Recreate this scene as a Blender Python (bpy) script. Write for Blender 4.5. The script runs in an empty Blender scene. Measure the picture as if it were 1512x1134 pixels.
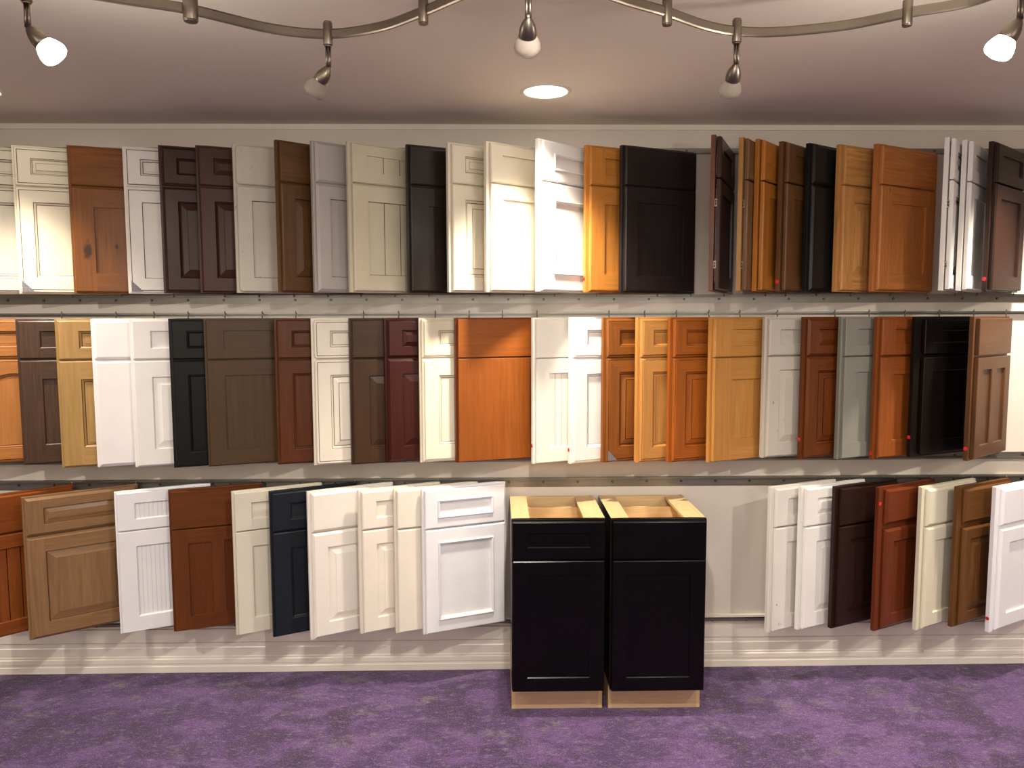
import bpy, bmesh, math, random
from mathutils import Vector, Matrix
random.seed(4)
C = bpy.context.scene.collection
R = math.radians
sc = bpy.context.scene

# ------------------------------------------------------------------ camera
FPX = 1135.0
PITCH, YAW, ROLL = R(5.04), R(1.07), R(.15)
CZ = 1.736
F = Vector((math.sin(YAW)*math.cos(PITCH), math.cos(YAW)*math.cos(PITCH), -math.sin(PITCH)))
r0 = Vector((math.cos(YAW), -math.sin(YAW), 0)); u0 = r0.cross(F)
RT = r0*math.cos(ROLL) - u0*math.sin(ROLL); UP = u0*math.cos(ROLL) + r0*math.sin(ROLL)
cam = bpy.data.cameras.new('camera'); cam.lens = FPX/1512*36; cam.sensor_width = 36
co = bpy.data.objects.new('camera', cam); C.objects.link(co)
m = Matrix((RT, UP, -F)).transposed().to_4x4(); m.translation = (0, 0, CZ); co.matrix_world = m
sc.camera = co

def ray(u, v): return F + RT*((u-756)/FPX) + UP*((567-v)/FPX)
def onY(u, v, Y):                       # where a sight line meets the upright plane y = Y
    r = ray(u, v); k = Y/r.y; return Vector((r.x*k, Y, CZ + r.z*k))
def onZ(u, v, Z):                       # where a sight line meets the level plane z = Z
    r = ray(u, v); k = (Z-CZ)/r.z; return Vector((r.x*k, r.y*k, Z))

WALL = 3.68; CEIL = 2.626; FL = 0.0

# ------------------------------------------------------------------ materials
def hexc(h):
    h = h.lstrip('#'); v = [int(h[i:i+2], 16)/255 for i in (0, 2, 4)]
    return [((c/12.92) if c <= .04045 else ((c+.055)/1.055)**2.4) for c in v]
_mc = {}
def new(name):
    m = bpy.data.materials.new(name); m.use_nodes = True
    nt = m.node_tree; b = nt.nodes['Principled BSDF']
    return m, nt, b
def node(nt, t, **kw):
    n = nt.nodes.new(t)
    for k, v in kw.items():
        if k in n.inputs.keys() if hasattr(n.inputs, 'keys') else False: n.inputs[k].default_value = v
        else: setattr(n, k, v)
    return n
def mixc(nt, fac, a, b, mode='MIX'):
    n = nt.nodes.new('ShaderNodeMix'); n.data_type = 'RGBA'; n.blend_type = mode
    for s, v in ((0, fac), (6, a), (7, b)):
        if hasattr(v, 'is_output'): nt.links.new(v, n.inputs[s])
        elif s == 0: n.inputs[0].default_value = v
        else: n.inputs[s].default_value = (*v[:3], 1)
    return n.outputs[2]
def mth(nt, op, a, b=None, c=None):
    n = nt.nodes.new('ShaderNodeMath'); n.operation = op
    for i, v in enumerate((a, b, c)):
        if v is None: continue
        if hasattr(v, 'is_output'): nt.links.new(v, n.inputs[i])
        else: n.inputs[i].default_value = v
    return n.outputs[0]
def ramp(nt, fac, lo, hi):
    n = nt.nodes.new('ShaderNodeMapRange'); n.inputs[1].default_value = lo; n.inputs[2].default_value = hi
    nt.links.new(fac, n.inputs[0]); return n.outputs[0]

def objcoord(nt):
    tc = nt.nodes.new('ShaderNodeTexCoord'); oi = nt.nodes.new('ShaderNodeObjectInfo')
    k = mth(nt, 'MULTIPLY', oi.outputs['Random'], 37.0)
    cb = nt.nodes.new('ShaderNodeCombineXYZ')
    for i in range(3): nt.links.new(k, cb.inputs[i])
    ad = nt.nodes.new('ShaderNodeVectorMath'); ad.operation = 'ADD'
    nt.links.new(tc.outputs['Object'], ad.inputs[0]); nt.links.new(cb.outputs[0], ad.inputs[1])
    return tc.outputs['Object'], ad.outputs[0]

def wood(h, contrast=.35, rough=.35, horiz=False, plank=.35, knots=None, coarse=1.0, spec=.22):
    key = ('w', h, contrast, rough, horiz, plank, str(knots), coarse, spec)
    if key in _mc: return _mc[key]
    m, nt, b = new('wood_' + ('rail' if horiz else 'stile'))
    base = hexc(h)
    raw, vec = objcoord(nt)
    mp = nt.nodes.new('ShaderNodeMapping')
    mp.inputs['Scale'].default_value = (1.3, 12, 24) if horiz else (24, 12, 1.3)
    nt.links.new(vec, mp.inputs[0])
    n1 = node(nt, 'ShaderNodeTexNoise'); n1.inputs['Scale'].default_value = 3.2*coarse; n1.inputs['Detail'].default_value = 7
    n1.inputs['Roughness'].default_value = .62; n1.inputs['Distortion'].default_value = .5
    nt.links.new(mp.outputs[0], n1.inputs[0])
    n2 = node(nt, 'ShaderNodeTexNoise'); n2.inputs['Scale'].default_value = 5; n2.inputs['Detail'].default_value = 3
    mp2 = nt.nodes.new('ShaderNodeMapping'); mp2.inputs['Scale'].default_value = (.5, 1, 2.2) if horiz else (2.2, 1, .5)
    nt.links.new(vec, mp2.inputs[0]); nt.links.new(mp2.outputs[0], n2.inputs[0])
    g = ramp(nt, n1.outputs[0], .36, .68)
    dark = [c*(1-contrast*.75) for c in base]; light = [min(1, c*(1+contrast*.3)) for c in base]
    dark[2] *= .92
    c = mixc(nt, g, light, dark)
    g2 = ramp(nt, n2.outputs[0], .3, .7)
    c = mixc(nt, mth(nt, 'MULTIPLY', g2, contrast*.9), c, [x*.62 for x in base])
    # glued-up boards of slightly different tone
    sp = nt.nodes.new('ShaderNodeSeparateXYZ'); nt.links.new(vec, sp.inputs[0])
    q = mth(nt, 'FLOOR', mth(nt, 'DIVIDE', sp.outputs['Z' if horiz else 'X'], .083))
    wn = nt.nodes.new('ShaderNodeTexWhiteNoise'); wn.noise_dimensions = '1D'; nt.links.new(q, wn.inputs['W'])
    c = mixc(nt, mth(nt, 'MULTIPLY', wn.outputs['Value'], plank), c, [x*.72 for x in base])
    if knots:
        for (kx, kz, kr) in knots:
            s2 = nt.nodes.new('ShaderNodeSeparateXYZ'); nt.links.new(raw, s2.inputs[0])
            dx = mth(nt, 'SUBTRACT', s2.outputs[0], kx); dz = mth(nt, 'MULTIPLY', mth(nt, 'SUBTRACT', s2.outputs[2], kz), .42)
            d = mth(nt, 'SQRT', mth(nt, 'ADD', mth(nt, 'MULTIPLY', dx, dx), mth(nt, 'MULTIPLY', dz, dz)))
            nk = node(nt, 'ShaderNodeTexNoise'); nk.inputs['Scale'].default_value = 60; nt.links.new(raw, nk.inputs[0])
            d = mth(nt, 'ADD', d, mth(nt, 'MULTIPLY', mth(nt, 'SUBTRACT', nk.outputs[0], .5), kr*1.2))
            f = mth(nt, 'SUBTRACT', 1.0, ramp(nt, d, kr*.6, kr*1.25))
            c = mixc(nt, mth(nt, 'MULTIPLY', f, .9), c, [x*.12 for x in base])
    nt.links.new(c, b.inputs['Base Color'])
    b.inputs['Roughness'].default_value = rough
    b.inputs['Coat Weight'].default_value = .08; b.inputs['Coat Roughness'].default_value = .22
    b.inputs['Specular IOR Level'].default_value = spec
    bp = nt.nodes.new('ShaderNodeBump'); bp.inputs['Strength'].default_value = .12; bp.inputs['Distance'].default_value = .001
    nt.links.new(n1.outputs[0], bp.inputs['Height']); nt.links.new(bp.outputs[0], b.inputs['Normal'])
    _mc[key] = m; return m

def paint(h, rough=.38, wear=0.0, wearc='6a5440', grain=0.0):
    key = ('p', h, rough, wear, wearc, grain)
    if key in _mc: return _mc[key]
    m, nt, b = new('painted_finish')
    base = hexc(h); raw, vec = objcoord(nt)
    n = node(nt, 'ShaderNodeTexNoise'); n.inputs['Scale'].default_value = 9; n.inputs['Detail'].default_value = 4
    nt.links.new(vec, n.inputs[0])
    c = mixc(nt, ramp(nt, n.outputs[0], .3, .7), base, [x*.955 for x in base])
    if wear:
        w = node(nt, 'ShaderNodeTexNoise'); w.inputs['Scale'].default_value = 42; w.inputs['Detail'].default_value = 5
        mp = nt.nodes.new('ShaderNodeMapping'); mp.inputs['Scale'].default_value = (1, 1, .45)
        nt.links.new(vec, mp.inputs[0]); nt.links.new(mp.outputs[0], w.inputs[0])
        f = ramp(nt, w.outputs[0], .74-wear*.1, .79-wear*.1)
        c = mixc(nt, mth(nt, 'MULTIPLY', f, .75), c, hexc(wearc))
    nt.links.new(c, b.inputs['Base Color']); b.inputs['Roughness'].default_value = rough; b.inputs['Specular IOR Level'].default_value = .22 if max(base) < .1 else .4
    bp = nt.nodes.new('ShaderNodeBump'); bp.inputs['Strength'].default_value = .05 + grain; bp.inputs['Distance'].default_value = .0008
    nb = node(nt, 'ShaderNodeTexNoise'); nb.inputs['Scale'].default_value = 5; nb.inputs['Detail'].default_value = 6
    mb = nt.nodes.new('ShaderNodeMapping'); mb.inputs['Scale'].default_value = (40, 20, 2.5)
    nt.links.new(vec, mb.inputs[0]); nt.links.new(mb.outputs[0], nb.inputs[0])
    nt.links.new(nb.outputs[0], bp.inputs['Height']); nt.links.new(bp.outputs[0], b.inputs['Normal'])
    _mc[key] = m; return m

def plain(name, h, rough=.5, metal=0, emit=None, estr=0):
    key = ('x', name, h, rough, metal)
    if key in _mc: return _mc[key]
    m, nt, b = new(name); base = hexc(h)
    raw, vec = objcoord(nt)
    n = node(nt, 'ShaderNodeTexNoise'); n.inputs['Scale'].default_value = 25; nt.links.new(vec, n.inputs[0])
    c = mixc(nt, ramp(nt, n.outputs[0], .3, .7), base, [x*.93 for x in base]); nt.links.new(c, b.inputs['Base Color'])
    b.inputs['Roughness'].default_value = rough; b.inputs['Metallic'].default_value = metal
    if emit:
        b.inputs['Emission Color'].default_value = (*hexc(emit), 1); b.inputs['Emission Strength'].default_value = estr
    _mc[key] = m; return m

# ------------------------------------------------------------------ mesh helpers
class MB:
    def __init__(s): s.v = []; s.f = []; s.m = []; s.sm = []
    def add(s, vs, fs, mat=0, smooth=False):
        o = len(s.v); s.v += [tuple(v) for v in vs]
        for f in fs: s.f.append([o+i for i in f]); s.m.append(mat); s.sm.append(smooth)
    def box(s, x0, y0, z0, x1, y1, z1, mat=0, fm=None):
        vs = [(x0,y0,z0),(x1,y0,z0),(x1,y1,z0),(x0,y1,z0),(x0,y0,z1),(x1,y0,z1),(x1,y1,z1),(x0,y1,z1)]
        fs = [(0,3,2,1),(4,5,6,7),(0,1,5,4),(1,2,6,5),(2,3,7,6),(3,0,4,7)]   # bottom top front right back left
        for i, f in enumerate(fs): s.add([vs[k] for k in f], [(0,1,2,3)], (fm or {}).get(i, mat))
    def tube(s, a, b, r, n=12, mat=0, cap=True, r2=None):
        a = Vector(a); b = Vector(b); d = (b-a).normalized()
        e = d.orthogonal().normalized(); g = d.cross(e); r2 = r if r2 is None else r2
        vs = [a + (e*math.cos(t)+g*math.sin(t))*r for t in [2*math.pi*i/n for i in range(n)]]
        vs += [b + (e*math.cos(t)+g*math.sin(t))*r2 for t in [2*math.pi*i/n for i in range(n)]]
        s.add(vs, [(i, (i+1) % n, n+(i+1) % n, n+i) for i in range(n)], mat, True)
        if cap:
            s.add(vs[:n], [tuple(reversed(range(n)))], mat); s.add(vs[n:], [tuple(range(n))], mat)
    def lathe(s, base, axis, prof, n=24, mat=0, closed=False):   # prof: (distance along axis, radius)
        base = Vector(base); d = Vector(axis).normalized(); e = d.orthogonal().normalized(); g = d.cross(e)
        vs = []
        for (t, r) in prof:
            for i in range(n):
                q = 2*math.pi*i/n; vs.append(base + d*t + (e*math.cos(q)+g*math.sin(q))*r)
        fs = []
        for j in range(len(prof)-1):
            for i in range(n): fs.append((j*n+i, j*n+(i+1) % n, (j+1)*n+(i+1) % n, (j+1)*n+i))
        s.add(vs, fs, mat, True)
    def obj(s, name, mats, parent=None, bevel=0, merge=False):
        me = bpy.data.meshes.new(name); me.from_pydata(s.v, [], s.f)
        for mm in (mats if isinstance(mats, (list, tuple)) else [mats]): me.materials.append(mm)
        for p, mi, k in zip(me.polygons, s.m, s.sm): p.material_index = mi; p.use_smooth = k
        bm = bmesh.new(); bm.from_mesh(me)
        bmesh.ops.remove_doubles(bm, verts=bm.verts, dist=1e-6)
        bmesh.ops.dissolve_degenerate(bm, edges=bm.edges, dist=1e-7)
        bm.to_mesh(me); bm.free()
        o = bpy.data.objects.new(name, me); C.objects.link(o)
        if parent: o.parent = parent
        if bevel:
            bv = o.modifiers.new('bevel', 'BEVEL'); bv.width = bevel; bv.segments = 2; bv.limit_method = 'ANGLE'
        return o

def tag(o, label=None, cat=None, group=None, kind=None):
    if label: o['label'] = label
    if cat: o['category'] = cat
    if group: o['group'] = group
    if kind: o['kind'] = kind
    return o
def empty(name, loc, rz=0):
    o = bpy.data.objects.new(name, None); C.objects.link(o); o.location = loc; o.rotation_euler = (0, 0, rz)
    o.empty_display_size = .05; return o

def rect(x0, z0, x1, z1, r=0, k=0):
    if k == 0: return [(x0, z0), (x1, z0), (x1, z1), (x0, z1)]
    out = []
    for cx, cz, a0 in ((x0+r, z0+r, 180), (x1-r, z0+r, 270), (x1-r, z1-r, 0), (x0+r, z1-r, 90)):
        for i in range(k+1):
            a = R(a0 + 90*i/k); out.append((cx + r*math.cos(a), cz + r*math.sin(a)))
    return out
def inset(b, i): return (b[0]+i, b[1]+i, b[2]-i, b[3]-i)

EDGE = {   # outer edge profiles: (inset, height, slot)   slot None = grain by side, 2 = glaze
 'sq':   [(0, -.0022, None), (.0022, 0, None)],
 'soft': [(0, -.006, None), (.002, -.0025, None), (.006, 0, None)],
 'bev':  [(0, -.009, None), (.010, -.0005, None), (.011, 0, None)],
 'step': [(0, -.009, None), (.008, -.0045, None), (.009, -.006, 2), (.0105, -.006, 2), (.0115, 0, None)],
 'step0':[(0, -.009, None), (.008, -.0045, None), (.009, -.006, None), (.0105, -.006, None), (.0115, 0, None)],
 'line': [(0, -.005, None), (.004, 0, None), (.011, 0, None), (.0115, -.002, 2), (.0135, -.002, 2), (.014, 0, None)],
}
INN = {    # profiles inside the frame opening
 'shaker': [(.0006, -.0085, None)],
 'shakerg':[(.0006, -.0075, None), (.0006, -.0085, 2), (.0026, -.0085, 2)],
 'shakerb':[(.0035, -.003, None), (.004, -.009, None)],
 'ogee':   [(.003, -.0015, None), (.0035, -.004, 2), (.005, -.004, 2), (.0055, -.0035, None), (.012, -.008, None), (.0125, -.010, 2), (.0145, -.010, 2)],
 'ogee0':  [(.003, -.0015, None), (.0035, -.004, None), (.0055, -.0035, None), (.012, -.008, None), (.0125, -.010, None)],
 'raised': [(.001, -.009, None), (.003, -.009, 2), (.0045, -.0095, None), (.036, -.0025, None), (.0365, -.001, None)],
 'raised0':[(.001, -.009, None), (.0045, -.0095, None), (.036, -.0025, None), (.0365, -.0008, None)],
 'raisedg':[(.002, -.002, 2), (.004, -.004, None), (.010, -.0085, None), (.0105, -.010, 2), (.013, -.010, 2), (.014, -.009, None), (.036, -.003, None), (.0365, -.001, 2), (.0385, -.001, 2)],
 'flatg':  [(.002, -.002, 2), (.004, -.004, None), (.010, -.0085, None), (.0105, -.010, 2), (.013, -.010, 2), (.022, -.010, None), (.0225, -.0085, 2), (.024, -.0085, None)],
 'applied':[(0, .004, None), (.003, .007, None), (.008, .005, None), (.010, .004, None), (.015, -.008, None)],
}
def slab_door(mb, b, yb, t, edge, inner=None, stile=.062, railw=.062, cells=1, mid=.06, bead=0, mitre=False,
              r=0, arch=0, drawer=False):
    yf = yb - t; k = 5 if r else 0
    P = lambda pts, d: [(x, yf-d, z) for x, z in pts]
    def ring(A, B, slot):
        n = len(A)
        for i in range(n):
            j = (i+1) % n; dx = A[j][0]-A[i][0]; dz = A[j][2]-A[i][2]
            s = slot if slot is not None else (1 if abs(dx) > abs(dz) or (abs(dx)+abs(dz) < 1e-9) else 0)
            if abs(dx)+abs(dz) < 1e-9: 
                dx = B[j][0]-B[i][0]; dz = B[j][2]-B[i][2]
                if slot is None: s = 1 if abs(dx) > abs(dz) else 0
            mb.add([A[i], A[j], B[j], B[i]], [(0, 1, 2, 3)], s)
    prev = [(x, yb, z) for x, z in rect(*inset(b, .002), max(r-.002, 0), k)]      # small shadow gap behind the front
    mb.add(list(reversed(prev)), [tuple(range(len(prev)))], 0)
    for i_, y_ in ((.002, yb-.0022), (0, yb-.0022)):
        cur = [(x, y_, z) for x, z in rect(*inset(b, i_), max(r-i_, 0), k)]; ring(prev, cur, None); prev = cur
    ins = 0
    for (i, d, s) in EDGE[edge]:
        cur = P(rect(*inset(b, i), max(r-i, 0), k), d); ring(prev, cur, s); prev = cur; ins = i
    fb = inset(b, ins)
    if not inner:
        mb.add(prev, [tuple(range(len(prev)))], 1 if drawer else 0); return
    cx0, cz0, cx1, cz1 = b[0]+stile, b[1]+railw, b[2]-stile, b[3]-railw
    cw = (cx1-cx0-mid*(cells-1))/cells
    cl = [(cx0+i*(cw+mid), cz0, cx0+i*(cw+mid)+cw, cz1) for i in range(cells)]
    if arch:
        n = 14; c = cl[0]
        def ap(i):
            x0, z0, x1, z1 = inset(c, i)
            top = [(x1+(x0-x1)*q/n, z1 - arch*(1-math.sin(math.pi*q/n))) for q in range(n+1)]
            return [(x0, z0), (x1, z0)] + top
        A = P(ap(0), 0)
        mb.add(P([(fb[0], fb[1]), (cx0, fb[1]), (cx0, fb[3]), (fb[0], fb[3])], 0), [(0,1,2,3)], 0)
        mb.add(P([(cx1, fb[1]), (fb[2], fb[1]), (fb[2], fb[3]), (cx1, fb[3])], 0), [(0,1,2,3)], 0)
        mb.add(P([(cx0, fb[1]), (cx1, fb[1]), (cx1, cz0), (cx0, cz0)], 0), [(0,1,2,3)], 1)
        for q in range(n):
            a, e = A[2+q], A[3+q]
            mb.add([e, a, (a[0], yf, fb[3]), (e[0], yf, fb[3])], [(0,1,2,3)], 1)
        prev = A
        for (i, d, s) in INN[inner]:
            cur = P(ap(i), d); ring(prev, cur, s); prev = cur
        mb.add(prev, [tuple(range(len(prev)))], 0); return
    if mitre or r:
        ring(prev, P(rect(*cl[0], 0, k), 0), None)
    else:
        q = lambda x0, z0, x1, z1, s: mb.add(P([(x0,z0),(x1,z0),(x1,z1),(x0,z1)], 0), [(0,1,2,3)], s)
        q(fb[0], fb[1], cx0, fb[3], 0); q(cx1, fb[1], fb[2], fb[3], 0)
        q(cx0, fb[1], cx1, cz0, 1); q(cx0, cz1, cx1, fb[3], 1)
        for i in range(cells-1): q(cl[i][2], cz0, cl[i+1][0], cz1, 0)
    for c in cl:
        prev = P(rect(*c, 0, k), 0); li, ld = 0, 0
        sc_ = min(1, .30*(c[3]-c[1])/max(q_[0] for q_ in INN[inner])) if INN[inner][-1][0] > .012 else 1
        for (i, d, s) in INN[inner]:
            i *= sc_
            cur = P(rect(*inset(c, i), 0, k), d); ring(prev, cur, s); prev = cur; li, ld = i, d
        c2 = inset(c, li)
        if bead:
            n = max(2, round((c2[2]-c2[0])/bead)); step = (c2[2]-c2[0])/n; xs = [(c2[0], 0, 0)]
            for q_ in range(1, n):
                xc = c2[0]+q_*step; xs += [(xc-.0016, 0, 0), (xc, -.0025 if bead > .03 else -.0014, 2), (xc+.0016, 0, 2)]
            xs.append((c2[2], 0, 0))
            for a, e in zip(xs, xs[1:]):
                mb.add([(a[0], yf-ld-a[1], c2[1]), (e[0], yf-ld-e[1], c2[1]), (e[0], yf-ld-e[1], c2[3]), (a[0], yf-ld-a[1], c2[3])], [(0,1,2,3)], e[2])
        else:
            mb.add(prev, [tuple(range(len(prev)))], 1 if drawer else 0)

metal = plain('brushed_metal', '867b6f', .36, 1)
steel = plain('galvanised_steel', '8f8c84', .38, .9)
darkm = plain('dark_screw_steel', '35322e', .4, .8)
reddot = plain('red_sticker_paper', 'e0242a', .6)
_b = reddot.node_tree.nodes['Principled BSDF']
# sticker: grey with fine pale cross-hatch
def hatch():
    m, nt, b = new('hatched_grey_sticker'); raw, vec = objcoord(nt)
    mp = nt.nodes.new('ShaderNodeMapping'); mp.inputs['Rotation'].default_value = (0, R(45), 0); mp.inputs['Scale'].default_value = (260, 1, 260)
    nt.links.new(raw, mp.inputs[0]); ck = nt.nodes.new('ShaderNodeTexChecker'); ck.inputs['Scale'].default_value = 1
    nt.links.new(mp.outputs[0], ck.inputs[0]); ck.inputs[1].default_value = (*hexc('55525a'), 1); ck.inputs[2].default_value = (*hexc('8f8b92'), 1)
    nt.links.new(ck.outputs[0], b.inputs['Base Color']); b.inputs['Roughness'].default_value = .5; return m
hatchm = hatch()

# ------------------------------------------------------------------ finishes
def W(h, glaze='2a1509', **kw):
    kh = dict(kw); kn = kh.pop('knots', None)
    return [wood(h, knots=kn, **kh), wood(h, horiz=True, **kh), paint(glaze, .4)]
def Pt(h, glaze=None, **kw):
    p = paint(h, **kw); return [p, p, paint(glaze, .5) if glaze else p]

HY = 3.655
ZT = {1: 2.49, 2: 1.729, 3: .945}
GR = {1: 'cabinet door samples in the top row', 2: 'cabinet door samples in the middle row', 3: 'cabinet door samples in the bottom row'}

LEAVES = []
def leaf(row, x, yt, yb, mats, edge, dr, do, label, Y=None, w=.41, reveal=.010, mitre=False, bead=0, dbead=0, r=0,
         cells=1, arch=0, dot=None, dotx=None, tri=False, hinge=False, stile=.062, gap=0, split=.275, seam=.006, H=None, fm=None, inner_r=None):
    zt = ZT[row]
    if Y is None: Y = onZ(x, yt, zt).y
    P = onY(x, yt, Y); X = P.x
    if row == 1: zb = 1.842
    else: zb = onY(x, yb, Y).z
    h = zt - zb
    t0 = .019
    cy = -t0 if x < 300 else 0
    # solve the swing angle so the free corner sits at (X, Y)
    a = R(20)
    for _ in range(60):
        fy = HY - w*math.sin(a) - (-cy)*math.cos(a) - Y
        d = -w*math.cos(a) + (-cy)*math.sin(a); a -= fy/d
    hx = X + w*math.cos(a) + cy*math.sin(a)
    e = empty('cabinet_door_sample', (hx, HY, zb), a)
    tag(e, label, 'door sample', GR[row])
    LEAVES.append((row, x, round(Y, 3), round(math.degrees(a), 1), round(hx, 3), round(zb, 3), w))
    # face frame
    f = MB(); sw = .038; zs = h*(1-split)
    f.box(-w, -t0, 0, -w+sw, 0, h, 0); f.box(-sw, -t0, 0, 0, 0, h, 0)
    for z0, z1 in ((0, sw), (zs-sw/2, zs+sw/2), (h-sw, h)): f.box(-w+sw, -t0, z0, -sw, 0, z1, 1)
    fo = f.obj('face_frame', fm or mats, e, bevel=.0012)
    y0 = -t0-gap; td = .019
    xl, xr = -w+reveal, -min(reveal, .012)
    dm = MB(); b = (xl, zs+seam/2, xr, h-.004-reveal*.25)
    sty = .048 if dr else .0
    slab_door(dm, b, y0, td, edge, dr, stile, sty, 1, .06, dbead, mitre, r, 0, True)
    if dr in ('raised', 'raised0'): pass
    dm.obj('drawer_front', mats, e)
    om = MB(); slab_door(om, (xl, .003+reveal*.25, xr, zs-seam/2), y0, td, edge, do, stile, stile, cells, .055, bead, mitre, r, arch)
    om.obj('door_panel', mats, e)
    # hinge blocks and pads joining the fronts to the frame
    if gap:
        for zz in (h*.85,):
            bm_ = MB(); bm_.box(-w*.6, y0, zz-.02, -w*.4, -t0, zz+.02); bm_.obj('mounting_block', mats, e)
        bm_ = MB(); bm_.box(-w*.6, y0, h*.3, -w*.4, -t0, h*.34); bm_.obj('mounting_block', mats, e)
    if hinge:
        for zz in (h*.17, h*.57):
            hm = MB(); hm.box(xl-.001, y0-.004, zz-.016, xl+.018, -t0, zz+.016); hm.tube((xl-.002, y0+.001, zz-.010), (xl-.002, y0+.001, zz+.010), .0028, 8)
            hm.obj('concealed_hinge', metal, e)
    # pivot pins, top and bottom
    for z0_, zt_, za_ in ((h-.004, h+(.034 if row == 2 else .012), h+(.018 if row == 2 else .005)), (-.014, .004, -.008)):
        pp = MB(); pp.tube((-.005, -.006, z0_), (-.005, -.006, zt_), .0022, 8)
        ex = (-.005*math.cos(a)+.006*math.sin(a)); ey = (-.005*math.sin(a)-.006*math.cos(a))
        ty = .0035 - ey; pp.tube((-.005, -.006, za_), (-.005+ty*math.sin(a), -.006+ty*math.cos(a), za_), .0018, 8)
        pp.obj('pivot_pin', steel, e)
    if dot is not None:
        zz = onY(x, dot, Y).z - zb
        d = MB(); d.tube((-w-.0001, -.0095, zz), (-w-.0007, -.0095, zz), .0088, 20)
        if dotx: 
            d = MB(); d.tube((-w+dotx, -t0-.0001, zz), (-w+dotx, -t0-.0008, zz), .0088, 20)
        do_ = d.obj('price_dot', reddot, e); do_['label'] = 'small round red sticker'
    if tri:
        d = MB(); yy = y0-td-.0006; q = .006; zz = .010
        d.add([(xl+q, yy, zz), (xl+q+.048, yy, zz), (xl+q, yy, zz+.048)], [(0, 1, 2)]); d.add([(xl+q, yy+.0004, zz), (xl+q+.048, yy+.0004, zz), (xl+q, yy+.0004, zz+.048)], [(2, 1, 0)])
        s_ = d.obj('corner_sticker', hatchm, e); s_['label'] = 'grey hatched triangular corner sticker'
    return e

CREAM = 'e9e0c6'; WHITE = 'eeebe4'
# ---- top row
leaf(1, -62, 213, 434, Pt('e2dac4', '4a3a2a'), 'step', 'flatg', 'flatg', 'ivory sample with dark glazed lines cut by the left frame edge in the top row', mitre=True)
leaf(1, 16, 214, 434, Pt('ebe2c8', '5d4a32'), 'line', 'raisedg', 'ogee', 'cream glazed sample with grey triangle sticker left of the knotty brown one, top row', mitre=True, tri=True)
leaf(1, 98, 214, 434, W('855020', contrast=.5, knots=[(-.345, .19, .017), (-.23, .21, .006), (-.235, .075, .004), (-.19, .41, .007)]), 'soft', None, 'shaker', 'knotty warm brown rustic wood sample with slab drawer, top row', stile=.085)
leaf(1, 180, 216, 434, Pt('e9e4db', '35291f'), 'step', 'flatg', 'shakerg', 'white sample with dark glazed lines and grey triangle sticker beside dark cherry, top row', mitre=True, tri=True)
leaf(1, 233, 214, 434, W('42261c', '140a08', contrast=.4), 'step', 'flatg', 'raisedg', 'darker left one of two espresso cherry mitred samples, square edged, top row', mitre=True)
leaf(1, 288, 214, 434, W('4d2c22', '1a0c0a', contrast=.4), 'soft', 'raised', 'raisedg', 'espresso cherry raised panel sample just left of the pale distressed grey, top row', mitre=True)
leaf(1, 342, 213, 434, Pt('cdc7b6', '3a3226', wear=.6), 'soft', None, 'shakerg', 'pale grey distressed sample with rounded corners, top row', r=.014)
leaf(1, 404, 207, 434, W('66482a', '20140c', contrast=.45), 'soft', None, 'raised', 'walnut brown sample with slab drawer between two greys, top row')
leaf(1, 457, 208, 434, Pt('b3aea8', '55504a'), 'bev', None, 'shakerg', 'plain mid grey painted sample with slab drawer, top row')
leaf(1, 510, 209, 434, Pt('d0c8ae', '5c4b34', wear=.2), 'soft', 'shaker', 'shakerg', 'khaki beige sample with planked panel and planked drawer, top row', bead=.075, dbead=.075, stile=.07, reveal=.014)
leaf(1, 598, 214, 434, W('2e2420', contrast=.55, coarse=1.6), 'soft', None, 'shaker', 'blackish brown oak sample right of the khaki beige one, top row', stile=.085)
leaf(1, 658, 211, 434, Pt('ebe3cc', '7d6444'), 'soft', 'raisedg', 'raisedg', 'cream sample with brown glazed raised panel and brown corner spots, top row', reveal=.014)
leaf(1, 714, 209, 434, Pt('ece3cd', 'a59a80'), 'soft', 'shaker', 'shaker', 'brightly lit plain cream five-piece shaker sample, top row', reveal=.014)
leaf(1, 790, 205, 434, Pt('eeece6'), 'soft', 'applied', 'applied', 'white sample with raised moulding round its panels, opened wide, top row', stile=.07, w=.425)
leaf(1, 862, 215, 434, W('c4813a', contrast=.4), 'soft', 'shaker', 'shaker', 'honey maple shaker sample left of the wide blackish brown one, top row', reveal=.014, stile=.075, dot=412)
leaf(1, 915, 215, 434, W('2c2524', contrast=.6, coarse=1.6), 'soft', None, 'shaker', 'fully visible blackish brown oak shaker sample before the bare wall gap, top row', stile=.068)
leaf(1, 1050, 199, 434, W('3a221c', contrast=.3), 'soft', 'shaker', 'shakerg', 'dark cherry sample seen nearly edge on with chrome hinges, top row', hinge=True, gap=.006, w=.415, fm=W('6d4636', contrast=.3), stile=.06)
leaf(1, 1091, 201, 434, W('7a5a3a', contrast=.4), 'soft', None, 'shaker', 'sample with pale maple edges seen nearly edge on, top row', Y=3.325, hinge=True, gap=.005, w=.41, fm=W('bb8c55', contrast=.4))
leaf(1, 1115, 205, 434, W('ba762e', contrast=.4), 'soft', None, 'shaker', 'orange maple sample with slab drawer, right of the edge-on maple one, top row', Y=3.358, gap=.005, w=.395)
leaf(1, 1150, 209, 434, W('6d4a2c', contrast=.4), 'soft', 'shaker', 'shaker', 'mid brown shaker sample with red dot left of the black one, top row', w=.385, dot=416, gap=.004, reveal=.013)
leaf(1, 1190, 212, 434, Pt('1b1b1b', rough=.3), 'bev', None, None, 'black slab sample in the right group of the top row', w=.385)
leaf(1, 1235, 214, 434, W('d29858', contrast=.6, knots=[(-.38, .52, .004), (-.33, .60, .005)]), 'soft', None, 'raised0', 'rustic streaky hickory sample with raised panel, top row', reveal=.016, stile=.07)
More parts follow.
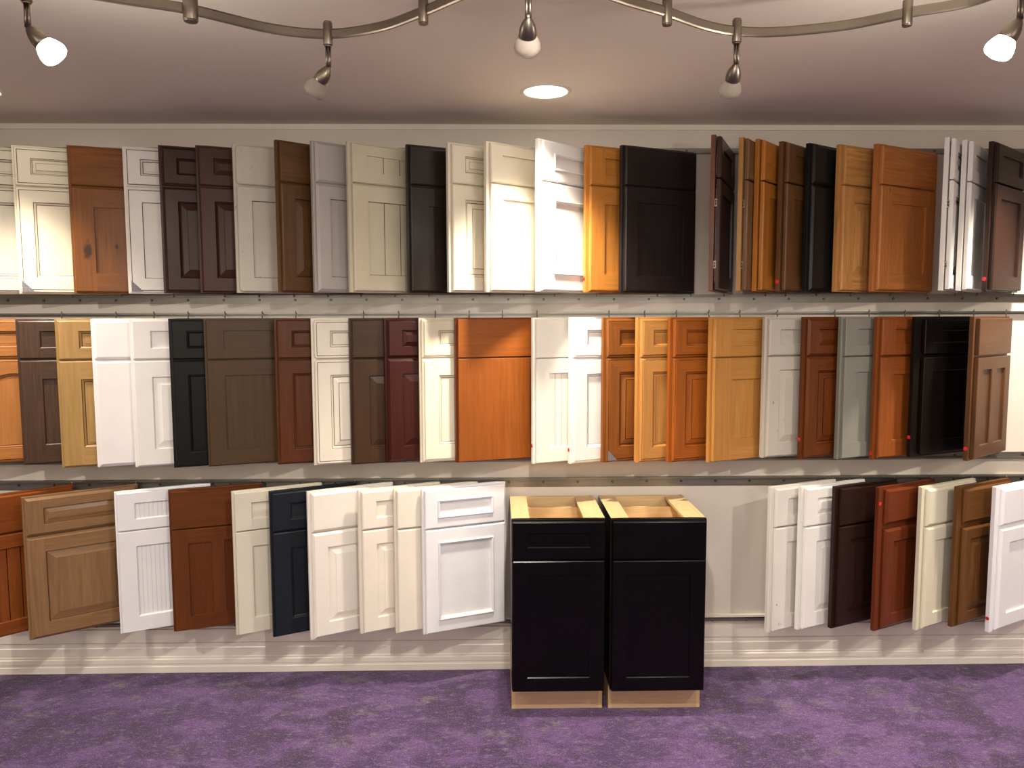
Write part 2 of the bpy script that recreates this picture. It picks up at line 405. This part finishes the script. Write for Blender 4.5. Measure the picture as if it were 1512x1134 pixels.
leaf(1, 1290, 213, 434, W('c27c42', contrast=.45, coarse=1.4, knots=[(-.355, .45, .0022), (-.355, .04, .0022)]), 'soft', None, 'shaker', 'wide orange oak shaker sample with slab drawer before the steep white ones, top row', w=.43, reveal=.018, stile=.075)
leaf(1, 1395, 203, 434, Pt('e9e6e0', '3a332e'), 'soft', 'raisedg', 'raisedg', 'left one of two white samples seen edge on, with dark glaze lines, top row', gap=.005, hinge=True, w=.43)
leaf(1, 1421, 207, 434, Pt('e9e6e0', '4a423c'), 'soft', 'shakerg', 'shaker', 'right one of two white samples seen edge on, next to dark brown, top row', gap=.004, w=.395)
leaf(1, 1460, 209, 434, W('301c15', contrast=.35), 'soft', 'shaker', 'shaker', 'dark reddish brown shaker sample cut by the right frame edge, top row', dot=412, reveal=.014)

# ---- middle row
leaf(2, -62, 469, 686, W('ba7a40', '4a2208', contrast=.35), 'step', 'flatg', 'ogee', 'orange arched panel sample cut by the left frame edge, middle row', Y=3.5, mitre=False, arch=.05)
leaf(2, 22, 469, 687, W('503a2c', contrast=.55, coarse=1.6), 'soft', 'shakerb', 'shakerb', 'weathered dark brown oak sample left of the tan glazed one, middle row', Y=3.5, stile=.085)
leaf(2, 80, 468, 691, W('b08c56', '3a2412', contrast=.25), 'soft', 'flatg', 'flatg', 'tan maple sample with dark glazed grooves, middle row', Y=3.49, stile=.085)
leaf(2, 133, 468, 690, Pt('eeeae7', rough=.3), 'bev', None, None, 'plain white slab sample, left part of the middle row', Y=3.49)
leaf(2, 190, 468, 690, Pt('ebe8e2'), 'soft', 'shakerb', 'raised0', 'white raised panel sample left of the black one, middle row', Y=3.49, stile=.075)
leaf(2, 248, 469, 691, Pt('131412', rough=.35), 'soft', 'ogee0', 'ogee0', 'black sample with recessed panel in the left half of the middle row', Y=3.48)
leaf(2, 300, 469, 688, W('54402c', contrast=.22), 'sq', 'shaker', 'shaker', 'wide grey-brown shaker sample right of the black one, middle row', Y=3.5, stile=.07, w=.41)
leaf(2, 404, 469, 685, W('5c3219', '2a120a', contrast=.4), 'soft', 'ogee', 'ogee', 'reddish brown sample between wide grey-brown and rounded cream, middle row', Y=3.52, mitre=True)
leaf(2, 458, 468, 686, Pt('e8e1d0', '6a5638'), 'line', 'ogee', 'raisedg', 'cream glazed sample with rounded corners, middle row', Y=3.52, r=.014, stile=.07)
leaf(2, 514, 470, 685, W('46301f', contrast=.3), 'soft', None, 'raised', 'dark chocolate sample with slab drawer, left of dark cherry, middle row', Y=3.53, stile=.075)
leaf(2, 566, 469, 682, W('421a10', contrast=.4), 'bev', 'raised', 'raised', 'glossy dark cherry raised panel sample left of ivory, middle row', Y=3.53, stile=.068)
leaf(2, 617, 469, 682, Pt('ece4cb', '8a7a58'), 'step0', 'ogee', 'ogee', 'ivory sample left of the wide orange slab, middle row', Y=3.53, stile=.075)
leaf(2, 670, 470, 682, W('9a5622', contrast=.3), 'sq', None, None, 'wide orange-brown wooden slab sample in the middle of the middle row', Y=3.53, w=.41, fm=W('7c3a1a'))
leaf(2, 784, 469, 684, Pt('f0ebdf', 'c9bfa8'), 'sq', None, 'shaker', 'bright white beadboard sample with red dot, right of the orange slab', Y=3.50, bead=.032, dot=658, stile=.066)
leaf(2, 839, 468, 684, Pt('efece6', '9a948a'), 'step0', 'ogee', 'ogee', 'bright white moulded sample with red dot, left of glazed brown, middle row', Y=3.50, dot=664, stile=.068)
leaf(2, 888, 468, 682, W('8e5424', '2a150a', contrast=.4), 'step', 'ogee', 'raisedg', 'glazed brown mitred sample with triangle sticker, middle row', Y=3.50, mitre=True, tri=True, reveal=.013)
leaf(2, 938, 468, 682, W('c98f4e', '8a5a2a', contrast=.25), 'step', 'ogee', 'flatg', 'light golden maple mitred sample between two browns, middle row', Y=3.50, mitre=True, reveal=.013)
leaf(2, 986, 468, 682, W('a35a20', '5a2a0c', contrast=.35), 'step', 'ogee', 'raisedg', 'amber brown mitred sample left of the wide light maple one, middle row', Y=3.50, mitre=True, reveal=.015)
leaf(2, 1046, 467, 682, W('c28a48', contrast=.25), 'sq', 'shaker', 'shaker', 'wide light maple shaker sample with diagonal figure, middle row', Y=3.49, reveal=.012, stile=.10)
leaf(2, 1126, 467, 675, Pt('c0b9ac', '5a5148', wear=.45), 'soft', 'shakerb', 'raised0', 'distressed pale grey raised panel sample, middle row', Y=3.53, reveal=.014, stile=.06)
leaf(2, 1183, 466, 677, W('6a3616', '3a160a', contrast=.4), 'bev', 'raised', 'raisedg', 'red cherry raised panel sample with red dot left of sage grey, middle row', Y=3.51, reveal=.014, dot=648)
leaf(2, 1238, 466, 677, Pt('85857a', '5f5f56'), 'sq', 'shaker', 'shaker', 'sage grey painted shaker sample, middle row', Y=3.51, reveal=.012, stile=.07)
leaf(2, 1291, 466, 677, W('8c4c20', contrast=.35), 'soft', 'shakerb', 'shakerb', 'reddish orange shaker sample with red dot left of the wide black one', Y=3.51, reveal=.014, dot=669, stile=.08)
leaf(2, 1347, 466, 674, Pt('14100e', rough=.3), 'sq', 'shakerb', 'shakerb', 'wide black shaker sample with red dot at the right of the middle row', Y=3.50, reveal=.045, dot=645, stile=.06, seam=.018, w=.41)
leaf(2, 1432, 464, 680, W('5f3f26', contrast=.4), 'sq', None, 'shakerb', 'brown sample with two tall panels at the right end of the middle row', Y=3.41, reveal=.020, cells=2, dot=662, w=.405, seam=.010, stile=.055)

# ---- bottom row
leaf(3, -48, 737, 950, W('8a4a1e', contrast=.45), 'soft', None, 'shakerb', 'orange-brown planked sample cut by the left frame edge, bottom row', w=.42, bead=.05)
leaf(3, 31, 735, 946, W('92704e', '3a2212', contrast=.35), 'bev', 'raised', 'raised', 'fully visible wide brown sample with raised drawer and door panels, bottom row', w=.47, stile=.070)
leaf(3, 168, 727, 936, Pt('ebebec', 'e0dfde'), 'sq', 'shakerb', 'shakerb', 'white beadboard sample right of the wide brown one, bottom row', bead=.018, dbead=.018, stile=.07)
leaf(3, 248, 724, 933, W('683818', contrast=.35), 'sq', None, 'shaker', 'red-brown cherry sample with two tall panels, bottom row', cells=2, stile=.066, w=.41)
leaf(3, 341, 725, 936, Pt('d6d0be'), 'sq', 'shakerb', 'shakerb', 'greyish cream shaker sample left of the navy one, bottom row', stile=.07)
leaf(3, 396, 725, 939, Pt('1c2228', rough=.4), 'soft', 'ogee0', 'ogee0', 'dark navy blue sample, bottom row', stile=.075)
leaf(3, 452, 727, 943, Pt('ebe5da'), 'bev', None, 'raised0', 'ivory sample with slab drawer and raised door right of navy, bottom row', Y=3.462, stile=.07, reveal=.014)
leaf(3, 527, 722, 934, Pt('e9e1d2'), 'soft', 'shakerb', 'raised0', 'ivory raised panel sample with recessed drawer, second right of navy, bottom row', Y=3.485, w=.40, stile=.066, reveal=.012)
leaf(3, 580, 721, 933, Pt('e8e0d0'), 'soft', None, None, 'narrow showing plain cream slab sample left of the full white one, bottom row')
leaf(3, 621, 721, 935, Pt('eeeef0'), 'soft', 'applied', 'applied', 'fully visible bright white moulded sample left of the black cabinets', stile=.060, w=.415)
leaf(3, 1134, 719, 932, Pt('ddd8cf', '2c2420', wear=.5, wearc='3a2c22'), 'soft', 'shaker', 'shaker', 'white distressed sample with dark chipped edges right of the black cabinets', reveal=.022, stile=.07, Y=3.49)
leaf(3, 1179, 717, 928, Pt('e8e5df'), 'soft', 'raised0', 'raised0', 'white raised panel sample left of espresso, bottom row', reveal=.016, stile=.07, Y=3.49)
leaf(3, 1229, 716, 926, W('2b1914', contrast=.3), 'soft', None, 'raised', 'espresso sample with slab drawer in the right group, bottom row', reveal=.020, stile=.065, Y=3.49)
leaf(3, 1293, 718, 930, W('6c331b', contrast=.3), 'bev', None, 'shakerb', 'red-brown sample with red dot near its top, bottom row', reveal=.034, dot=743, dotx=.010, stile=.06, seam=.026, Y=3.47)
leaf(3, 1356, 717, 929, Pt('ddd7bf'), 'bev', None, 'shakerb', 'pale cream shaker sample between red-brown and brown, bottom row', reveal=.024, stile=.066, Y=3.47)
leaf(3, 1409, 716, 924, W('6a4422', '24140a', contrast=.5), 'bev', None, 'raised', 'glazed brown sample left of the rightmost white one, bottom row', reveal=.032, stile=.055, seam=.024, Y=3.47)
leaf(3, 1465, 718, 932, Pt('f0f0f2'), 'bev', None, 'shakerb', 'bright white shaker sample with red dot cut by the right frame edge, bottom row', reveal=.030, stile=.07, dot=912, w=.42, Y=3.46, seam=.014)

# ------------------------------------------------------------------ mounting rails
scr = MB(); scr.tube((0, 0, 0), (0, -.003, 0), .0055, 10, 0); scr.tube((0, -.003, 0), (0, -.0035, 0), .0025, 8, 1)
scr_mesh = None
def rail(z0, z1, zf, label, x0=-3.2, x1=3.2, screws=True):
    global scr_mesh
    b = MB(); b.box(x0, WALL-.003, z0, x1, WALL, z1); b.box(x0, WALL-.023, zf-.0012, x1, WALL-.003, zf+.0012)
    b.box(x0, WALL-.0245, zf-.004, x1, WALL-.023, zf+.004)
    o = b.obj('mounting_rail', steel); tag(o, label, 'rail', 'steel rails holding the door samples')
    for i in range(int((x1-x0)/.168) if screws else 0):
        if scr_mesh is None:
            s = scr.obj('screw', [darkm, steel], o); scr_mesh = s.data
        else:
            s = bpy.data.objects.new('screw', scr_mesh); C.objects.link(s); s.parent = o
        s.location = (x0+.06+i*.168, WALL-.003, (z0+z1)/2 if abs(zf-(z0+z1)/2) > .008 else (z0*3+z1)/4)
    return o
rail(2.494, 2.520, 2.496, 'steel rail along the top of the top row of samples')
rail(1.797, 1.834, 1.833, 'screwed steel rail under the top row of samples')
rail(1.739, 1.753, 1.751, 'steel rail along the top of the middle row of samples', screws=False)
rail(1.040, 1.068, 1.041, 'steel rail under the middle row of samples')
rail(.909, .957, .954, 'screwed steel rail along the top of the bottom row of samples')
rail(.226, .246, .243, 'steel rail under the bottom row of samples')

# ------------------------------------------------------------------ base cabinets
BW = W('d9b888', contrast=.2, rough=.5)
BLK = [wood('080707', contrast=.3, rough=.22, plank=.1, spec=.22), wood('080707', contrast=.3, rough=.22, horiz=True, plank=.1, spec=.22), paint('040404', .3)]
def cabinet(x0, w, yf, yb, dr, label, rz=0):
    e = empty('base_cabinet', (x0, yf, 0), rz); tag(e, label, 'cabinet', 'black base cabinets without worktop')
    D = yb-yf; h = .872; t = .016; yk = .078; z0 = .112; f0 = .0205+.019
    b = MB(); b.box(0, f0, z0, t, D, h, 0, {5: 1}); b.box(0, yk, 0, t, D, z0, 0, {5: 0}); b.obj('side_panel', [BW[0], BLK[0]], e)
    b = MB(); b.box(w-t, f0, z0, w, D, h, 0, {3: 1}); b.box(w-t, yk, 0, w, D, z0, 0); b.obj('side_panel', [BW[0], BLK[0]], e)
    b = MB(); b.box(t, D-.008, z0, w-t, D, h-.02); b.obj('back_panel', BW, e)
    b = MB(); b.box(t, f0, z0, w-t, D-.008, z0+.016); b.obj('bottom_panel', BW, e)
    b = MB(); b.box(t, yk, 0, w-t, yk+.012, z0, 1); b.obj('toe_kick', W('c0a184', contrast=.1, rough=.6, plank=0), e)
    b = MB()
    b.box(0, .0205, z0, .038, f0, h, 0); b.box(w-.038, .0205, z0, w, f0, h, 0)
    for q0, q1 in ((z0, z0+.03), (.68, .71), (h-.035, h)): b.box(.038, .0205, q0, w-.038, f0, q1, 1)
    b.obj('face_frame', BLK, e, bevel=.001)
    # stretchers on top
    b = MB(); b.box(t, f0, h-.013, t+.062, D-.03, h-.001, 0); b.obj('corner_brace', BW, e)
    b = MB(); b.box(w-t-.075, f0, h-.013, w-t, D-.03, h-.001, 0); b.obj('corner_brace', BW, e)
    b = MB(); b.box(t, D-.03, h-.07, w-t, D-.010, h, 1); b.obj('back_rail', BW, e)
    # drawer box
    b = MB(); x1_, x2_ = t+.018, w-t-.018; q0, q1 = .72, .838
    b.box(x1_, f0+.004, q0, x1_+.012, D-.09, q1); b.box(x2_-.012, f0+.004, q0, x2_, D-.09, q1)
    b.box(x1_, D-.10, q0, x2_, D-.088, q1, 1); b.box(x1_, f0+.004, q0, x2_, f0+.016, q1, 1); b.box(x1_, f0+.004, q0, x2_, D-.09, q0+.006)
    b.obj('drawer_box', BW, e)
    b = MB(); slab_door(b, (.003, .702, w-.003, h-.006), .0205, .0205, 'soft', dr, .062, .050, drawer=True); b.obj('drawer_front', BLK, e)
    b = MB(); slab_door(b, (.003, z0+.002, w-.003, .696), .0205, .0205, 'soft', 'shakerb', .062, .062); b.obj('door', BLK, e)
    return e
cabinet(.056, .402, 3.195, 3.655, 'shakerb', 'left black base cabinet with recessed drawer panel, open at the top')
cabinet(.484, .408, 3.19, 3.655, None, 'right black base cabinet with plain slab drawer, open at the top')

# ------------------------------------------------------------------ the room
def noisy(name, h, h2, scale, rough, bump):
    m, nt, b = new(name); tc = nt.nodes.new('ShaderNodeTexCoord')
    n = node(nt, 'ShaderNodeTexNoise'); n.inputs['Scale'].default_value = scale; n.inputs['Detail'].default_value = 5
    nt.links.new(tc.outputs['Object'], n.inputs[0])
    nt.links.new(mixc(nt, n.outputs[0], hexc(h), hexc(h2)), b.inputs['Base Color']); b.inputs['Roughness'].default_value = rough
    n2 = node(nt, 'ShaderNodeTexNoise'); n2.inputs['Scale'].default_value = 300; nt.links.new(tc.outputs['Object'], n2.inputs[0])
    bp = nt.nodes.new('ShaderNodeBump'); bp.inputs['Strength'].default_value = bump; bp.inputs['Distance'].default_value = .001
    nt.links.new(n2.outputs[0], bp.inputs['Height']); nt.links.new(bp.outputs[0], b.inputs['Normal']); return m
wallm = noisy('wall_paint', 'd9d0c4', 'd4cabd', 3, .35, .03)
ceilm = noisy('ceiling_paint', 'e4dccb', 'e0d8c7', 2, .85, .05)
trimm = noisy('trim_paint', 'e6dfd3', 'e2dacd', 3, .28, .02)

def carpet():
    m, nt, b = new('purple_carpet'); tc = nt.nodes.new('ShaderNodeTexCoord')
    def N(scale, det, rough=.6, sc3=(1, 1, 1), dist=0):
        mp = nt.nodes.new('ShaderNodeMapping'); mp.inputs['Scale'].default_value = sc3; nt.links.new(tc.outputs['Object'], mp.inputs[0])
        n = node(nt, 'ShaderNodeTexNoise'); n.inputs['Scale'].default_value = scale; n.inputs['Detail'].default_value = det
        n.inputs['Roughness'].default_value = rough; n.inputs['Distortion'].default_value = dist
        nt.links.new(mp.outputs[0], n.inputs[0]); return n.outputs[0]
    a = N(3.2, 10, .75, (1, 1.6, 1), .4)
    c = mixc(nt, ramp(nt, a, .46, .54), hexc('503265'), hexc('6e4c86'))
    bb = N(4.5, 12, .8, (.8, 1.8, 1), .2)
    c = mixc(nt, ramp(nt, bb, .55, .62), c, hexc('766c70'))
    d = N(2.1, 9, .7, (1.3, 1, 1))
    c = mixc(nt, mth(nt, 'MULTIPLY', ramp(nt, d, .52, .58), .8), c, hexc('40284a'))
    e = N(150, 4, .8)
    c = mixc(nt, ramp(nt, e, .35, .7), c, hexc('2a1a2e'), 'MULTIPLY') if False else mixc(nt, mth(nt, 'MULTIPLY', ramp(nt, e, .46, .66), .75), c, hexc('2f1d33'))
    f = N(170, 2, .5)
    c = mixc(nt, mth(nt, 'MULTIPLY', ramp(nt, f, .58, .70), .5), c, hexc('a598ac'))
    g_ = N(26, 9, .85, (1, 1.7, 1))
    c = mixc(nt, mth(nt, 'MULTIPLY', ramp(nt, g_, .53, .60), .65), c, hexc('8a7e8c'))
    h_ = N(34, 9, .85, (1, 1.7, 1), .3)
    c = mixc(nt, mth(nt, 'MULTIPLY', ramp(nt, h_, .53, .60), .65), c, hexc('4a2c50'))
    nt.links.new(c, b.inputs['Base Color']); b.inputs['Roughness'].default_value = .95; b.inputs['Specular IOR Level'].default_value = .1
    b.inputs['Sheen Weight'].default_value = .15
    bp = nt.nodes.new('ShaderNodeBump'); bp.inputs['Strength'].default_value = .8; bp.inputs['Distance'].default_value = .006
    nt.links.new(mth(nt, 'ADD', e, f), bp.inputs['Height']); nt.links.new(bp.outputs[0], b.inputs['Normal']); return m

XL, XR, YB = -5.2, 5.4, -3.2
def struct(name, b, m, label=None):
    o = b.obj(name, m); o['kind'] = 'structure'; return o
b = MB(); b.box(XL, YB, -.05, XR, WALL+.1, 0); struct('floor', b, carpet())
b = MB(); b.box(XL, YB, CEIL, XR, WALL+.1, CEIL+.08); struct('ceiling', b, ceilm)
b = MB(); b.box(XL, WALL, 0, XR, WALL+.1, CEIL); struct('wall_back', b, wallm)
b = MB(); b.box(XL-.1, YB, 0, XL, WALL+.1, CEIL); struct('wall_left', b, wallm)
b = MB(); b.box(XR, YB, 0, XR+.1, WALL+.1, CEIL); struct('wall_right', b, wallm)
b = MB(); b.box(XL-.1, YB-.1, 0, XR+.1, YB, CEIL); struct('wall_front', b, wallm)
# strip under the ceiling
b = MB(); b.box(XL, WALL-.008, CEIL-.024, XR, WALL, CEIL); struct('trim_1', b, trimm)
b = MB(); b.box(XL, WALL-.014, .150, XR, WALL, .214); struct('trim_2', b, trimm)
b = MB(); b.box(XL, WALL-.018, .252, XR, WALL, .262); struct('trim_3', b, trimm)
# baseboard with stepped profile
prof = [(0, 0), (.022, 0), (.022, .030), (.019, .033), (.019, .042), (.021, .046), (.021, .066), (.017, .070), (.017, .078), (.015, .082), (.015, .122), (.012, .126), (.012, .146), (.0, .149)]
b = MB(); n = len(prof)
vs = [(XL, WALL-d, z) for d, z in prof] + [(XR, WALL-d, z) for d, z in prof]
b.add(vs, [(i, i+n, (i+1) % n + n, (i+1) % n) for i in range(n)])
b.add(vs[:n], [tuple(range(n))]); b.add(vs[n:], [tuple(reversed(range(n)))])
struct('baseboard_back', b, trimm)

# ------------------------------------------------------------------ track lighting
ZR = 2.50
ctrl = [onZ(u, v, ZR) for u, v in [(-150, -45), (-60, -28), (38, -17), (110, -12), (190, 0), (281, 14), (400, 42), (484, 50), (560, 40), (625, 17), (700, -14), (780, -32), (860, -20), (930, 2), (985, 18), (1040, 37), (1088, 46), (1150, 47), (1250, 37), (1340, 19), (1430, 3), (1505, -22), (1600, -44)]]
def cat(p, n=10):
    out = []
    for i in range(len(p)-1):
        a, b_, c, d = p[max(i-1, 0)], p[i], p[i+1], p[min(i+2, len(p)-1)]
        for k in range(n):
            t = k/n
            out.append(.5*((2*b_) + (c-a)*t + (2*a-5*b_+4*c-d)*t*t + (3*b_-a-3*c+d)*t**3))
    out.append(p[-1]); return out
path = cat(ctrl)
b = MB(); vs = []
hw, hh = .0045, .0125
for i, p in enumerate(path):
    t = (path[min(i+1, len(path)-1)] - path[max(i-1, 0)]).normalized(); nn = Vector((-t.y, t.x, 0)).normalized()
    for sx, sz in ((-1, -.7), (-.6, -1), (.6, -1), (1, -.7), (1, .7), (.6, 1), (-.6, 1), (-1, .7)):
        vs.append(p + nn*(hw*sx) + Vector((0, 0, hh*sz)))
fs = []
for i in range(len(path)-1):
    for k in range(8): fs.append((i*8+k, (i+1)*8+k, (i+1)*8+(k+1) % 8, i*8+(k+1) % 8))
b.add(vs, fs, 0); b.add(vs[:8], [tuple(range(8))]); b.add(vs[-8:], [tuple(reversed(range(8)))])
track = empty('track_light_rail', (0, 2.0, ZR)); tag(track, 'wavy brushed nickel monorail hanging under the ceiling', 'track rail')
def under(o, par):
    o.parent = par; o.matrix_parent_inverse = par.matrix_basis.inverted(); return o
bpy.context.view_layer.update()
under(b.obj('curved_rail', metal), track)
for i, (u, v, rr) in enumerate([(281, 12, .018), (625, 16, .0125), (985, 18, .0125), (1340, 19, .0125)]):
    p = onZ(u, v, ZR); b = MB()
    b.tube(p+Vector((0, 0, -.030)), p+Vector((0, 0, .030)), rr, 18)
    b.tube(p+Vector((0, 0, -.033)), p+Vector((0, 0, -.030)), rr*.92, 18)
    b.tube(p+Vector((0, 0, .030)), Vector((p.x, p.y, CEIL-.008)), .006 if i else .014, 12); b.tube(Vector((p.x, p.y, CEIL-.010)), Vector((p.x, p.y, CEIL)), .022, 18)
    under(b.obj('ceiling_standoff', metal, bevel=.0008), track)
p = onZ(281, 12, ZR); b = MB(); b.box(p.x-.03, 2.02, CEIL-.052, p.x+.085, 2.135, CEIL)
under(b.obj('power_canopy', plain('dark_bronze', '5b5348', .4, .7), bevel=.004), track)

def glassm(lit):
    m, nt, b = new('lit_frosted_glass' if lit else 'frosted_glass'); raw, vec = objcoord(nt)
    n = node(nt, 'ShaderNodeTexNoise'); n.inputs['Scale'].default_value = 80; nt.links.new(vec, n.inputs[0])
    nt.links.new(mixc(nt, n.outputs[0], hexc('e8e0d2') if lit else hexc('a59a8c'), hexc('dfd6c6') if lit else hexc('9b9082')), b.inputs['Base Color']); b.inputs['Roughness'].default_value = .5; b.inputs['Specular IOR Level'].default_value = .2
    b.inputs['Subsurface Weight'].default_value = 0
    if not lit:
        b.inputs['Alpha'].default_value = .6
    else:
        b.inputs['Emission Color'].default_value = (1, .9, .78, 1); b.inputs['Emission Strength'].default_value = 14
    return m
GL = {False: glassm(False), True: glassm(True)}
def aim_rot(d): return Vector(d).normalized().to_track_quat('-Z', 'Y').to_euler()
def spot(name, loc, d, watt, size, blend, col=(1, .86, .68), rad=.03):
    l = bpy.data.lights.new(name, 'SPOT'); l.energy = watt; l.spot_size = R(size); l.spot_blend = blend; l.color = col; l.shadow_soft_size = rad
    o = bpy.data.objects.new(name, l); C.objects.link(o); o.location = loc; o.rotation_euler = aim_rot(d); return o
def head(u, v, aim, lit, label):
    p = onZ(u, v, ZR); e = empty('spotlight', p); tag(e, label, 'track light', 'spot heads on the wavy ceiling rail')
    b = MB(); b.tube((0, 0, -.030), (0, 0, .028), .0125, 20); b.tube((0, 0, .028), (0, 0, .032), .0105, 20); b.tube((0, 0, -.034), (0, 0, -.030), .010, 20)
    b.obj('rail_connector', metal, e, bevel=.0006)
    b = MB(); b.tube((-.004, 0, -.034), (-.004, 0, -.088), .0036, 10); b.tube((.004, 0, -.034), (.004, 0, -.088), .0036, 10); b.obj('stem', metal, e)
    b = MB(); b.tube((0, -.008, -.086), (0, .006, -.086), .0035, 10); b.obj('pivot', darkm, e)
    a = Vector(aim).normalized(); q = Vector((0, 0, -.088)) - a*.006
    b = MB(); b.lathe(q, a, [(0, .0006), (.003, .0045), (.010, .0105), (.022, .0165), (.034, .0200), (.046, .0210), (.054, .0200), (.054, .0182), (.040, .017), (.02, .012)], 28); b.obj('cone_shade', metal, e)
    b = MB(); b.lathe(q, a, [(.046, .0175), (.052, .0220), (.062, .0275), (.072, .0310), (.080, .0320), (.088, .0295), (.093, .0235), (.096, .013), (.097, .0005)], 28); b.obj('glass_diffuser', GL[lit], e)
    if lit: return p + q + a*.125, a
head(38, -17, (.62, .25, -.72), True, 'lit spot head at the left of the ceiling rail')
head(484, 50, (-.58, .35, -.72), False, 'unlit spot head tilted left, on the lowest left bend of the rail')
head(780, -32, (.0, .80, -.60), False, 'unlit spot head in the middle aimed straight at the wall')
head(1088, 46, (.0, .72, -.70), False, 'unlit spot head hanging on the right bend of the rail')
head(1509, -30, (-.4, .3, -.80), True, 'lit spot head cut by the right frame edge')

# ------------------------------------------------------------------ recessed lights
lensm, nt, bb = new('glowing_lens'); bb.inputs['Emission Color'].default_value = (1, .93, .82, 1); bb.inputs['Emission Strength'].default_value = 12
def can(x, y, label):
    e = empty('recessed_ceiling_light', (x, y, CEIL)); tag(e, label, 'ceiling light', 'recessed ceiling lights')
    b = MB(); b.lathe((0, 0, 0), (0, 0, -1), [(0, .102), (.004, .100), (.006, .094), (.005, .086), (.001, .085)], 48); b.obj('trim_ring', trimm, e)
    b = MB(); b.tube((0, 0, -.0025), (0, 0, -.0005), .085, 48); b.obj('lens', lensm, e)
    return e
can(.196, 3.14, 'glowing round recessed light in the ceiling near the middle')
can(-2.045, 3.14, 'recessed ceiling light cut by the left frame edge')
WC = (1, .88, .74)
def pt(name, loc, watt, rad, col=(1, .92, .83)):
    l = bpy.data.lights.new(name, 'POINT'); l.energy = watt; l.color = col; l.shadow_soft_size = rad
    o = bpy.data.objects.new(name, l); C.objects.link(o); o.location = loc; return o
spot('recessed_lamp', (.196, 3.14, CEIL-.02), (0, .13, -1), 195, 91, .8, WC, .06)
spot('recessed_lamp', (-2.045, 3.14, CEIL-.02), (0, .10, -1), 90, 84, .8, WC, .06)
spot('recessed_lamp', (2.43, 3.14, CEIL-.02), (0, .10, -1), 190, 90, .8, WC, .06)
# second line of ceiling lamps, this side of the track
for x, wt in ((-4.29, 55), (-2.045, 100), (.196, 92), (2.43, 105), (4.67, 95)):
    spot('recessed_lamp', (x, 1.3, CEIL-.02), (0, .50, -1), wt, 118, .7, (1, .92, .83), .035)
pt('added_fill_light', (.25, .95, 2.25), 14, .10)  # unseen fill light, added to brighten the ceiling at top centre
# unseen fill lights added behind the viewer for soft frontal light
for x in (-2.4, 0, 2.4): pt('added_fill_light', (x, -1.8, 2.1), 56, .30)
pl = onZ(38, -17, ZR); pt('track_lamp_left', pl+Vector((.09, .04, -.20)), 5, .03)
pl = onZ(1509, -30, ZR); pt('track_lamp_right', pl+Vector((-.06, .05, -.21)), 7, .03)

w = bpy.data.worlds.new('world'); sc.world = w; w.use_nodes = True
w.node_tree.nodes['Background'].inputs[0].default_value = (.5, .47, .45, 1); w.node_tree.nodes['Background'].inputs[1].default_value = .02
sc.view_settings.view_transform = 'Standard'; sc.view_settings.look = 'None'; sc.view_settings.gamma = 1; sc.view_settings.exposure = .16
sc.view_settings.use_curve_mapping = False
for l in LEAVES: print('LEAF', l)
